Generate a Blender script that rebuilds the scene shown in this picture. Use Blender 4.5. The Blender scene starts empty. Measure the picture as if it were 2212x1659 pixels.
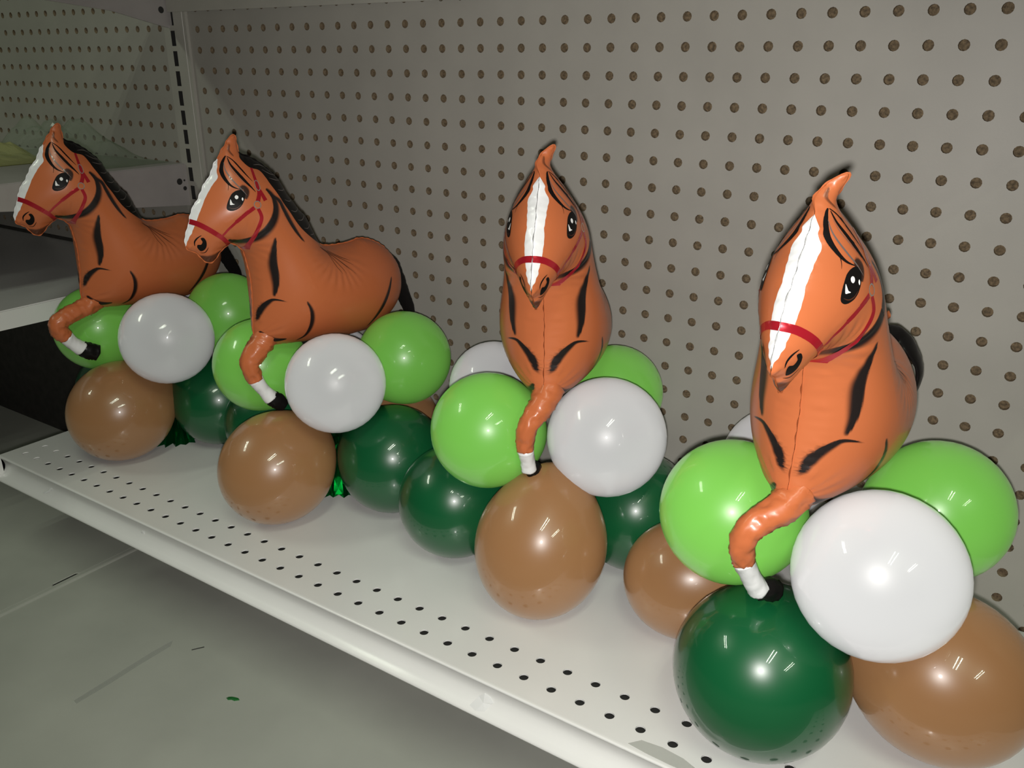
import bpy, bmesh, math, random
import numpy as np
from mathutils import Vector, Matrix, noise
from mathutils.geometry import delaunay_2d_cdt

random.seed(7)
np.random.seed(7)
S = bpy.context.scene
COL = S.collection

# ------------------------------------------------------------------ camera, world, lights, exposure
cam_d = bpy.data.cameras.new('camera')
cam_d.sensor_width = 36.0
cam_d.lens = 30.702
cam_d.clip_start = 0.02
cam = bpy.data.objects.new('camera', cam_d)
COL.objects.link(cam)
CAM = Vector((1.03178, -0.78531, 0.47591))
cam.location = CAM
cam.rotation_euler = (1.20979, 0.0021, 0.59803)
S.camera = cam

world = bpy.data.worlds.new('store_interior')
S.world = world
world.use_nodes = True
world.node_tree.nodes['Background'].inputs['Color'].default_value = (0.80, 0.84, 0.74, 1)
world.node_tree.nodes['Background'].inputs['Strength'].default_value = 0.010

S.view_settings.view_transform = 'Standard'
S.view_settings.look = 'None'
S.view_settings.exposure = 0.0
S.view_settings.gamma = 1.0
S.view_settings.use_curve_mapping = False

# the phone's flash, a couple of centimetres under the lens
fl_d = bpy.data.lights.new('phone_flash', 'SPOT')
fl_d.energy = 20.0
fl_d.spot_size = math.radians(106)
fl_d.spot_blend = 1.0
fl_d.color = (1.0, 0.965, 0.93)
fl_d.shadow_soft_size = 0.0065
fl = bpy.data.objects.new('phone_flash', fl_d)
R_CAM = cam.rotation_euler.to_matrix()
fl.location = CAM + R_CAM @ Vector((-0.003, -0.014, 0.0))
fl.rotation_euler = (1.20979, 0.0021, 0.59803 - 0.04)
COL.objects.link(fl)

# twin-tube fluorescent ceiling fixtures of the store (each runs away from the wall)
for fx, fy in ((-1.65, -1.85), (1.9, -1.85), (3.6, -1.85)):
    for dx in (-0.1, 0.1):
        a = bpy.data.lights.new('ceiling_tube', 'AREA')
        a.shape = 'RECTANGLE'
        a.size = 0.032
        a.size_y = 1.15
        a.energy = 10.5
        a.color = (0.90, 1.0, 0.80)
        o = bpy.data.objects.new('ceiling_tube', a)
        o.location = (fx + dx, fy, 2.6)
        COL.objects.link(o)

# ------------------------------------------------------------------ materials
MATS = {}
def mat(name, color, rough=0.5, metal=0.0, coat=0.0, coat_rough=0.05, spec=0.5, grain=0.0, grain_scale=200.0,
        bump=0.0, bump_scale=100.0, alpha=1.0, soft=0.0):
    m = bpy.data.materials.new(name)
    m.use_nodes = True
    nt = m.node_tree
    b = nt.nodes['Principled BSDF']
    b.inputs['Base Color'].default_value = (*color, 1)
    b.inputs['Roughness'].default_value = rough
    b.inputs['Metallic'].default_value = metal
    b.inputs['Coat Weight'].default_value = coat
    b.inputs['Coat Roughness'].default_value = coat_rough
    b.inputs['Specular IOR Level'].default_value = spec
    if soft:
        b.inputs['Diffuse Roughness'].default_value = soft
    if alpha < 1:
        b.inputs['Alpha'].default_value = alpha
    tc = nt.nodes.new('ShaderNodeTexCoord')
    if grain:
        n = nt.nodes.new('ShaderNodeTexNoise')
        n.inputs['Scale'].default_value = grain_scale
        n.inputs['Detail'].default_value = 4
        nt.links.new(tc.outputs['Object'], n.inputs['Vector'])
        r = nt.nodes.new('ShaderNodeValToRGB')
        r.color_ramp.elements[0].position = 0.3
        r.color_ramp.elements[1].position = 0.7
        r.color_ramp.elements[0].color = (*[c * (1 - grain) for c in color], 1)
        r.color_ramp.elements[1].color = (*[min(1, c * (1 + grain)) for c in color], 1)
        nt.links.new(n.outputs['Fac'], r.inputs['Fac'])
        nt.links.new(r.outputs['Color'], b.inputs['Base Color'])
    if bump:
        n = nt.nodes.new('ShaderNodeTexNoise')
        n.inputs['Scale'].default_value = bump_scale
        n.inputs['Detail'].default_value = 3
        nt.links.new(tc.outputs['Object'], n.inputs['Vector'])
        bp = nt.nodes.new('ShaderNodeBump')
        bp.inputs['Strength'].default_value = bump
        bp.inputs['Distance'].default_value = 0.001
        nt.links.new(n.outputs['Fac'], bp.inputs['Height'])
        nt.links.new(bp.outputs['Normal'], b.inputs['Normal'])
    MATS[name] = m
    return m

mat('pegboard_paint', (0.345, 0.332, 0.297), 0.5, grain=0.05, grain_scale=14, bump=0.05, bump_scale=900)
mat('hardboard', (0.135, 0.098, 0.056), 0.9, grain=0.55, grain_scale=420, bump=0.6, bump_scale=500)
mat('bay_shade', (0.035, 0.032, 0.028), 0.8, grain=0.3, grain_scale=60)  # near-black colour for the shaded lower back of the left bay
mat('hardboard_core', (0.21, 0.16, 0.098), 0.9, grain=0.3, grain_scale=500)
mat('shelf_paint', (0.735, 0.728, 0.715), 0.33, coat=0.35, coat_rough=0.12, grain=0.03, grain_scale=9, bump=0.03, bump_scale=700)
mat('upright_paint', (0.40, 0.39, 0.345), 0.45, grain=0.05, grain_scale=20)
mat('bracket_paint', (0.36, 0.34, 0.325), 0.45, grain=0.06, grain_scale=25)
mat('deck_paint', (0.44, 0.445, 0.40), 0.45, grain=0.09, grain_scale=6, bump=0.05, bump_scale=500)
mat('recess_shade', (0.02, 0.02, 0.018), 0.8)  # near-black, painted-in shade for slots, holes and gaps
mat('floor_vinyl', (0.32, 0.31, 0.29), 0.4, grain=0.1, grain_scale=5)
mat('latex_brown', (0.31, 0.157, 0.068), 0.34, coat=0.7, coat_rough=0.045, soft=0.4)
mat('latex_green', (0.004, 0.085, 0.027), 0.32, coat=0.75, coat_rough=0.04)
mat('latex_lime', (0.19, 0.53, 0.085), 0.36, coat=0.6, coat_rough=0.045, soft=0.5)
mat('latex_white', (0.555, 0.56, 0.58), 0.4, coat=0.8, coat_rough=0.04, soft=1.0)
mat('foil_white', (0.78, 0.78, 0.79), 0.3, coat=0.4, coat_rough=0.12, bump=0.25, bump_scale=160)
mat('foil_black', (0.008, 0.007, 0.007), 0.32, spec=0.12, coat=0.06, coat_rough=0.12)
mat('foil_grey', (0.14, 0.115, 0.11), 0.35, coat=0.3)
mat('foil_red', (0.46, 0.015, 0.028), 0.24, metal=0.4, coat=0.4, coat_rough=0.08)
mat('foil_silver', (0.55, 0.53, 0.5), 0.25, metal=0.7)
mat('foil_brown', (0.10, 0.035, 0.02), 0.3, coat=0.3)
mat('print_white', (0.85, 0.85, 0.85), 0.5, spec=0.2)
mat('print_black', (0.008, 0.007, 0.007), 0.4, spec=0.06)
mat('print_brown', (0.075, 0.026, 0.014), 0.45, spec=0.2)
mat('foil_emerald', (0.0, 0.15, 0.04), 0.22, metal=0.9)
mat('foil_scrap', (0.03, 0.22, 0.05), 0.3, metal=0.4)
mat('grime', (0.05, 0.05, 0.045), 0.8)
mat('tape_clear', (0.55, 0.56, 0.52), 0.25, alpha=0.35)
mat('tape_white', (0.82, 0.82, 0.82), 0.5, alpha=0.75)

def foil_body():
    m = bpy.data.materials.new('foil_orange')
    m.use_nodes = True
    nt = m.node_tree
    b = nt.nodes['Principled BSDF']
    at = nt.nodes.new('ShaderNodeAttribute')
    at.attribute_name = 'print_dark'
    mx = nt.nodes.new('ShaderNodeMix')
    mx.data_type = 'RGBA'
    mx.inputs[6].default_value = (0.505, 0.138, 0.049, 1)
    mx.inputs[7].default_value = (0.013, 0.009, 0.009, 1)
    nt.links.new(at.outputs['Fac'], mx.inputs[0])
    nt.links.new(mx.outputs[2], b.inputs['Base Color'])
    b.inputs['Roughness'].default_value = 0.36
    b.inputs['Specular IOR Level'].default_value = 0.28
    b.inputs['Coat Weight'].default_value = 0.25
    b.inputs['Coat Roughness'].default_value = 0.18
    tc = nt.nodes.new('ShaderNodeTexCoord')
    n = nt.nodes.new('ShaderNodeTexNoise')
    n.inputs['Scale'].default_value = 60
    nt.links.new(tc.outputs['Object'], n.inputs['Vector'])
    bp = nt.nodes.new('ShaderNodeBump')
    bp.inputs['Strength'].default_value = 0.12
    bp.inputs['Distance'].default_value = 0.001
    nt.links.new(n.outputs['Fac'], bp.inputs['Height'])
    nt.links.new(bp.outputs['Normal'], b.inputs['Normal'])
    MATS['foil_orange'] = m
foil_body()

def film(name, tint, mixfac, rough):
    """thin clear plastic film: mostly see-through with glossy creases"""
    m = bpy.data.materials.new(name)
    m.use_nodes = True
    nt = m.node_tree
    nt.nodes.clear()
    out = nt.nodes.new('ShaderNodeOutputMaterial')
    tr = nt.nodes.new('ShaderNodeBsdfTransparent')
    tr.inputs['Color'].default_value = (*tint, 1)
    pb = nt.nodes.new('ShaderNodeBsdfPrincipled')
    pb.inputs['Base Color'].default_value = (*[c * 0.75 for c in tint], 1)
    pb.inputs['Roughness'].default_value = rough
    ms = nt.nodes.new('ShaderNodeMixShader')
    ms.inputs[0].default_value = mixfac
    nt.links.new(tr.outputs[0], ms.inputs[1])
    nt.links.new(pb.outputs[0], ms.inputs[2])
    nt.links.new(ms.outputs[0], out.inputs[0])
    MATS[name] = m
film('film_clear', (0.86, 0.90, 0.84), 0.14, 0.06)
film('film_yellow', (0.86, 0.86, 0.46), 0.42, 0.12)

# ------------------------------------------------------------------ helpers
def link(name, verts, faces, m, parent=None, smooth=False, mi=None, mats=None):
    me = bpy.data.meshes.new(name)
    me.from_pydata([tuple(map(float, v)) for v in verts], [], [tuple(map(int, f)) for f in faces])
    for k in (mats or [m]):
        me.materials.append(MATS[k])
    if mi is not None:
        me.polygons.foreach_set('material_index', mi)
    if smooth:
        me.polygons.foreach_set('use_smooth', [True] * len(me.polygons))
    me.update()
    o = bpy.data.objects.new(name, me)
    COL.objects.link(o)
    if parent:
        o.parent = parent
    return o

def tag(o, label, cat, group=None, kind=None):
    o['label'] = label
    o['category'] = cat
    if group:
        o['group'] = group
    if kind:
        o['kind'] = kind
    return o

def empty(name, loc=(0, 0, 0)):
    o = bpy.data.objects.new(name, None)
    o.empty_display_size = 0.02
    o.location = loc
    COL.objects.link(o)
    return o

class MB:
    def __init__(s):
        s.v, s.f, s.m = [], [], []
    def add(s, vs, fs, mi=0):
        k = len(s.v)
        s.v += [tuple(v) for v in vs]
        s.f += [tuple(i + k for i in f) for f in fs]
        s.m += [mi] * len(fs)
    def box(s, x0, x1, y0, y1, z0, z1, mi=0):
        vs = [(x, y, z) for z in (z0, z1) for y in (y0, y1) for x in (x0, x1)]
        s.add(vs, [(0, 2, 3, 1), (4, 5, 7, 6), (0, 1, 5, 4), (2, 6, 7, 3), (0, 4, 6, 2), (1, 3, 7, 5)], mi)
    def quad(s, a, b, c, d, mi=0):
        s.add([a, b, c, d], [(0, 1, 2, 3)], mi)
    def build(s, name, mats, parent=None, smooth=False):
        mats = [mats] if isinstance(mats, str) else mats
        return link(name, s.v, s.f, None, parent, smooth, s.m, mats)

def perforated(mb, us, vs, r, depth, ulim, vlim, P, seg=12, mi=0, mi_wall=1):
    """flat sheet with a round hole at each (u, v); P(u, v, d) -> 3D, d = depth behind the face"""
    ue = [ulim[0]] + [(a + b) / 2 for a, b in zip(us, us[1:])] + [ulim[1]]
    ve = [vlim[0]] + [(a + b) / 2 for a, b in zip(vs, vs[1:])] + [vlim[1]]
    q = seg // 4
    for i, u in enumerate(us):
        for j, v in enumerate(vs):
            c = [P(ue[i + 1], ve[j + 1], 0), P(ue[i], ve[j + 1], 0), P(ue[i], ve[j], 0), P(ue[i + 1], ve[j], 0)]
            ring = [P(u + r * math.cos(2 * math.pi * k / seg), v + r * math.sin(2 * math.pi * k / seg), 0) for k in range(seg)]
            back = [P(u + r * math.cos(2 * math.pi * k / seg), v + r * math.sin(2 * math.pi * k / seg), depth) for k in range(seg)]
            fs = []
            for k in range(4):
                for t in range(q):
                    a = 4 + (k * q + t) % seg
                    b = 4 + (k * q + t + 1) % seg
                    fs.append((k, b, a))
                fs.append((k, (k + 1) % 4, 4 + ((k + 1) * q) % seg))
            mb.add(c + ring, fs, mi)
            mb.add(ring + back, [(k, (k + 1) % seg, seg + (k + 1) % seg, seg + k) for k in range(seg)], mi_wall)

# ------------------------------------------------------------------ the wall: pegboard panels between slotted uprights
IN = 0.0254
Z0 = 0.5071                        # height of the topmost hole row in view (shelf top is 0)
wall = empty('wall_back')
tag(wall, 'grey painted pegboard back wall of the store shelving', 'wall', kind='structure')
PH = 0.0049
def panel(name, x0, x1, xs, zs, zlim):
    mb = MB()
    perforated(mb, xs, zs, 0.00435, PH, (x0, x1), zlim, lambda u, v, d: (u, d, v))
    o = mb.build(name, ['pegboard_paint', 'hardboard_core'], wall)
    mb = MB()
    mb.box(x0, x1, PH, PH + 0.003, zlim[0], zlim[1])
    mb.build('panel_backing', 'hardboard', wall)
    return o
rows = [Z0 - j * IN for j in range(27, -7, -1)]
panel('pegboard_panel', -0.0174, 1.1545, [c * IN for c in range(0, 46)], rows, (-0.20, 0.70))
rows_l = [Z0 + 0.0023 - j * 0.02538 for j in range(12, -7, -1)]
panel('pegboard_panel', -1.12, -0.0655, [-0.0795 - k * 0.0250 for k in range(41, -1, -1)], rows_l, (0.19, 0.70))
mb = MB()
mb.box(-1.12, -0.0655, 0.0, 0.004, -0.20, 0.19)  # dark sheet added to paint the shade low in the left bay
mb.build('bay_shade_panel', 'bay_shade', wall)
panel('pegboard_panel', 1.2026, 1.62, [1.2166 + c * IN for c in range(0, 16)], rows, (-0.20, 0.70))

def upright(xc, label):
    """steel post: front face with a column of slots"""
    mb = MB()
    x0, x1 = xc - 0.0242, xc + 0.0242
    sx0, sx1 = xc - 0.0105, xc - 0.0018
    yf = -0.0035
    zt, zb = 0.70, -0.20
    mb.quad((x0, yf, zb), (sx0, yf, zb), (sx0, yf, zt), (x0, yf, zt))
    mb.quad((sx1, yf, zb), (xc + 0.0165, yf, zb), (xc + 0.0165, yf, zt), (sx1, yf, zt))
    # folded edge: small groove, then the return
    mb.quad((xc + 0.0165, yf, zb), (xc + 0.0175, yf + 0.0012, zb), (xc + 0.0175, yf + 0.0012, zt), (xc + 0.0165, yf, zt))
    mb.quad((xc + 0.0175, yf + 0.0012, zb), (xc + 0.0187, yf - 0.0006, zb), (xc + 0.0187, yf - 0.0006, zt), (xc + 0.0175, yf + 0.0012, zt))
    mb.quad((xc + 0.0187, yf - 0.0006, zb), (x1, yf - 0.0006, zb), (x1, yf - 0.0006, zt), (xc + 0.0187, yf - 0.0006, zt))
    mb.quad((x1, yf - 0.0006, zb), (x1, 0.006, zb), (x1, 0.006, zt), (x1, yf - 0.0006, zt))
    mb.quad((x0, 0.006, zb), (x0, yf, zb), (x0, yf, zt), (x0, 0.006, zt))
    mb.quad((x0, 0.02, zb), (x1, 0.02, zb), (x1, 0.02, zt), (x0, 0.02, zt), 1)
    z = 0.5062 + 7 * IN
    prev = zt
    while z > zb:
        top, bot = z, max(z - 0.019, zb)
        mb.quad((sx0, yf, top), (sx1, yf, top), (sx1, yf, prev), (sx0, yf, prev))
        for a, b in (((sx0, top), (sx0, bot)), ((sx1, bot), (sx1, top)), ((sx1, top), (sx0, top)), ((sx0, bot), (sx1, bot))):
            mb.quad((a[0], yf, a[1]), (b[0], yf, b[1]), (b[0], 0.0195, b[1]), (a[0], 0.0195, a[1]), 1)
        prev = bot
        z -= IN
    o = mb.build('slotted_upright', ['upright_paint', 'recess_shade'])
    return tag(o, label, 'upright', 'slotted steel uprights')
upright(-0.0416, 'grey slotted steel upright between the two pegboard bays, left of the second horse')
upright(1.1786, 'grey slotted steel upright at the right end of the shelf')

# ------------------------------------------------------------------ base deck and floor
def deck(name, x0, x1, z, label, notch=None):
    root = empty(name, (0, 0, z))
    tag(root, label, 'shelf')
    mb = MB()
    y0, y1 = -0.62, 0.02
    e = 0.004
    ys = [y0, -0.372, -0.368, -0.300, -0.296, -0.264, -0.260, y1]
    cut = lambda y: (0.0045 if (-0.297 <= y <= -0.263 or y <= -0.371) else 0.0) if notch else 0.0
    for a, b in zip(ys, ys[1:]):
        xa, xb = x1 - cut(a), x1 - cut(b)
        mb.quad((x0 + e, a, 0), (xa - e, a, 0), (xb - e, b, 0), (x0 + e, b, 0))
        f = 0.001 if notch else e          # narrow bevel at the bay joint
        mb.quad((xa - e, a, 0), (xa - f, a, 0), (xb - f, b, 0), (xb - e, b, 0))
        mb.quad((xa - f, a, 0), (xa, a, -f), (xb, b, -f), (xb - f, b, 0))
        mb.quad((xa, a, -f), (xa, a, -0.03), (xb, b, -0.03), (xb, b, -f), 1 if notch else 0)  # joint wall coloured near-black in place of the gap's shade
    mb.quad((x0, y0, -0.004), (x0 + e, y0, 0), (x0 + e, y1, 0), (x0, y1, -0.004))
    mb.quad((x0, y0, -0.03), (x0, y0, -0.004), (x0, y1, -0.004), (x0, y1, -0.03))
    mb.quad((x0, y0, -0.03), (x1, y0, -0.03), (x1 - e, y0, 0), (x0 + e, y0, 0))
    mb.build('deck_panel', ['deck_paint', 'recess_shade'], root)
    mb = MB()
    mb.box(x0, x1, -0.60, -0.585, -0.15, -0.03)
    mb.build('kick_plate', 'deck_paint', root)
    return root
DZ = -0.2
deck('base_deck', -0.0560, 1.19, DZ, 'wide grey steel base deck under the balloon shelf, near the floor')
deck('base_deck', -1.10, -0.0575, DZ, 'grey steel base deck in the left bay beyond the seam', notch=True)
# lapped joint strip beside the seam
mb = MB()
prof = [(-0.0562, -0.004), (-0.0556, 0.0012), (-0.0540, 0.0022), (-0.0475, 0.0022), (-0.0455, 0.0014), (-0.0448, 0.0)]
for (xa, za), (xb, zb) in zip(prof, prof[1:]):
    mb.quad((xa, -0.62, DZ + za), (xb, -0.62, DZ + zb), (xb, 0.02, DZ + zb), (xa, 0.02, DZ + za))
o = mb.build('trim_1', 'deck_paint')
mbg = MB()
mbg.box(-0.070, -0.0565, -0.62, 0.02, DZ - 0.03, DZ - 0.009)  # near-black strip added below the seam to paint the gap's shade
g_ = mbg.build('seam_gap_shade', 'recess_shade', o)
tag(o, 'narrow raised metal lap strip along the base deck seam', 'trim', kind='structure')
mb = MB()
mb.quad((-4, -6, -0.35), (6, -6, -0.35), (6, 0.1, -0.35), (-4, 0.1, -0.35))
tag(mb.build('floor', 'floor_vinyl'), 'grey vinyl store floor in front of the shelving', 'floor', kind='structure')

# ------------------------------------------------------------------ shelves
def shelf_lip(x0, x1, yf, z, name, parent):
    """front channel: bead on top, hollow face, rolled bottom edge"""
    pr = [(0.0022, 0.0), (0.0004, 0.0), (-0.0008, -0.0004), (-0.0013, -0.0013), (-0.0009, -0.0023), (0.0001, -0.0032),
          (0.0018, -0.0054), (0.0038, -0.0086), (0.0051, -0.0122), (0.0055, -0.0155), (0.0046, -0.0195), (0.0020, -0.0238), (-0.0020, -0.0275), (-0.0060, -0.0304),
          (-0.0073, -0.0318), (-0.0068, -0.0332), (-0.0052, -0.0338), (0.004, -0.0325)]
    mb = MB()
    vs = []
    for x in (x0, x1):
        vs += [(x, yf + a, z + b) for a, b in pr]
    n = len(pr)
    mb.add(vs, [(i, n + i, n + i + 1, i + 1) for i in range(n - 1)])
    mb.add([(x0, yf + a, z + b) for a, b in pr], [tuple(range(n))])
    mb.add([(x1, yf + a, z + b) for a, b in pr], [tuple(range(n))[::-1]])
    o = mb.build(name, 'shelf_paint', parent)
    for p in o.data.polygons:
        p.use_smooth = p.index < n - 1
    return o

SX0, SX1 = -0.0765, 1.16
main = empty('shelf', (0, 0, 0))
tag(main, 'off white metal shelf carrying the four horse balloon arrangements', 'shelf')
mb = MB()
hx = [-0.0534 + i * 0.02635 for i in range(46)]
perforated(mb, hx, [-0.2987, -0.2733], 0.0040, 0.0014, (SX0, SX1), (-0.3114, -0.2606), lambda u, v, d: (u, v, -d), 16, 0, 0)
mb.quad((SX0, -0.2606, 0), (SX1, -0.2606, 0), (SX1, -0.003, 0), (SX0, -0.003, 0))
mb.quad((SX0, -0.3190, 0), (SX1, -0.3190, 0), (SX1, -0.3114, 0), (SX0, -0.3114, 0))
mb.quad((SX0, -0.003, 0), (SX1, -0.003, 0), (SX1, -0.003, -0.03), (SX0, -0.003, -0.03))
mb.quad((SX0, -0.319, 0), (SX0, -0.003, 0), (SX0, -0.003, -0.025), (SX0, -0.319, -0.025))
mb.quad((SX1, -0.003, 0), (SX1, -0.319, 0), (SX1, -0.319, -0.025), (SX1, -0.003, -0.025))
mb.build('shelf_panel', 'shelf_paint', main)
shelf_lip(SX0, SX1, -0.3212, 0, 'price_channel', main)
mb = MB()
mb.box(SX0 - 0.002, SX0, -0.3265, -0.312, -0.0325, -0.001)
mb.build('end_cap', 'shelf_paint', main)
mb = MB()      # bracket arm just under the panel at the left end (closes the first holes)
mb.box(-0.072, -0.0215, -0.312, -0.004, -0.022, -0.0022)
mb.build('bracket', 'shelf_paint', main)
mb = MB()      # near-black strip added under the perforations to paint the holes' shade
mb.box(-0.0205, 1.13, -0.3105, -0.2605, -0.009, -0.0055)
mb.build('hole_shade', 'recess_shade', main)
mb = MB()
mb.box(1.135, 1.155, -0.312, -0.004, -0.045, -0.0022)
mb.build('bracket', 'shelf_paint', main)

def bracket_plate(name, x, pts, parent, holes=(), m='bracket_paint', t=0.0022):
    """upright steel plate in the y-z plane, with round holes drawn as dark discs"""
    n = len(pts)
    mb = MB()
    mb.add([(x, y, z) for y, z in pts], [tuple(range(n))])
    mb.add([(x - t, y, z) for y, z in pts], [tuple(range(n))[::-1]])
    mb.add([(x, y, z) for y, z in pts] + [(x - t, y, z) for y, z in pts], [(i, n + i, n + (i + 1) % n, (i + 1) % n) for i in range(n)])
    for (y, z, r) in holes:
        mb.add([(x + 0.0003, y + r * math.cos(k * math.pi / 7), z + r * math.sin(k * math.pi / 7)) for k in range(14)], [tuple(range(14))], 1)  # disc laid on the face, its near-black painting the hole's shade
    return mb.build(name, [m, 'recess_shade'], parent)

def side_shelf(name, z, label, h_back, h_front, depth, m):
    root = empty(name, (0, 0, 0))
    tag(root, label, 'shelf')
    mb = MB()
    mb.box(-1.10, -0.0600, -depth, -0.004, z - 0.003, z)
    mb.build('shelf_panel', m, root)
    shelf_lip(-1.10, -0.0600, -depth - 0.0012, z, 'price_channel', root)
    pts = [(-0.0035, z - 0.001), (-0.0035, z - h_back), (-0.09, z - h_back + 0.008), (-depth + 0.002, z - h_front), (-depth + 0.002, z - 0.001)]
    bracket_plate('bracket', -0.0572, pts, root, [(-0.017, z - 0.024, 0.0045), (-0.009, z - 0.023, 0.0015), (-0.0095, z - 0.034, 0.003)], m)
    return root
side_shelf('shelf', 0.3335, 'grey metal shelf in the left bay holding the plastic bags', 0.0585, 0.016, 0.41, 'bracket_paint')
side_shelf('shelf', 0.1850, 'bare grey metal shelf in the left bay, behind the leftmost horse leg', 0.034, 0.022, 0.41, 'shelf_paint')

top = empty('shelf', (0, 0, 0))
tag(top, 'empty metal shelf above the horses along the top edge of the photo', 'shelf')
mb = MB()
mb.box(-0.050, 1.16, -0.322, -0.004, 0.556, 0.559)
mb.box(-0.050, 1.16, -0.0065, -0.0040, 0.529, 0.556)
mb.build('shelf_panel', 'upright_paint', top)
shelf_lip(-0.050, 1.16, -0.3232, 0.559, 'price_channel', top)
bracket_plate('bracket', -0.0520, [(0.0, 0.5085), (-0.03, 0.5150), (-0.087, 0.5282), (-0.17, 0.5370), (-0.31, 0.5480), (-0.31, 0.5585), (0.0, 0.5585)], top, [(-0.014, 0.5315, 0.0042)])

# ------------------------------------------------------------------ latex balloons
def balloon_mesh(name, m):
    vs, fs = [], []
    nu, nv = 40, 26
    for j in range(nv + 1):
        a = math.pi * j / nv
        z = -math.cos(a)
        r = math.sin(a)
        if z > 0:
            r *= 1 - 0.06 * z ** 2
            z *= 1.0 + 0.13 * z ** 3
        for i in range(nu):
            t = 2 * math.pi * i / nu
            vs.append((r * math.cos(t), r * math.sin(t), z))
    for j in range(nv):
        for i in range(nu):
            fs.append((j * nu + i, j * nu + (i + 1) % nu, (j + 1) * nu + (i + 1) % nu, (j + 1) * nu + i))
    me = bpy.data.meshes.new(name)
    me.from_pydata(vs, [], fs)
    me.materials.append(MATS[m])
    me.polygons.foreach_set('use_smooth', [True] * len(fs))
    # knot: pinched neck and rolled lip
    kv, kf = [], []
    prof = [(0.035, 1.10), (0.026, 1.14), (0.05, 1.16), (0.06, 1.18), (0.03, 1.20), (0.045, 1.215), (0.085, 1.235), (0.09, 1.25), (0.06, 1.252)]
    for r, z in prof:
        for i in range(10):
            t = 2 * math.pi * i / 10
            kv.append((r * math.cos(t), r * math.sin(t), z))
    for j in range(len(prof) - 1):
        for i in range(10):
            kf.append((j * 10 + i, j * 10 + (i + 1) % 10, (j + 1) * 10 + (i + 1) % 10, (j + 1) * 10 + i))
    km = bpy.data.meshes.new(name + '_knot')
    km.from_pydata(kv, [], kf)
    km.materials.append(MATS[m])
    km.polygons.foreach_set('use_smooth', [True] * len(kf))
    return me, km
BM = {c: balloon_mesh('balloon_' + n, 'latex_' + n) for c, n in (('b', 'brown'), ('g', 'green'), ('l', 'lime'), ('w', 'white'))}
CENT = {'A': (0.055, -0.150), 'B': (0.340, -0.133), 'C': (0.628, -0.130), 'D': (0.895, -0.175)}
GRP = {'A': 'balloons under the leftmost horse', 'B': 'balloons under the second horse',
       'C': 'balloons under the third horse', 'D': 'balloons under the rightmost horse'}
def balloon(cl, col, pos, r, label, low, sc=None, axis=None):
    sc = sc or ((0.99, 0.99, 1.06) if col == 'b' else (1, 1, 1))
    o = bpy.data.objects.new('balloon', BM[col][0])
    COL.objects.link(o)
    o.location = pos
    t = Vector((*CENT[cl], 0.085 if low else 0.125)) - Vector(pos)
    if axis:
        t = Vector(axis)
    o.rotation_mode = 'QUATERNION'
    o.rotation_quaternion = t.to_track_quat('Z', 'Y')
    o.scale = (r * sc[0], r * sc[1], r * sc[2])
    k = bpy.data.objects.new('knot', BM[col][1])
    COL.objects.link(k)
    k.parent = o
    tag(o, label, 'balloon', GRP[cl])
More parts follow.
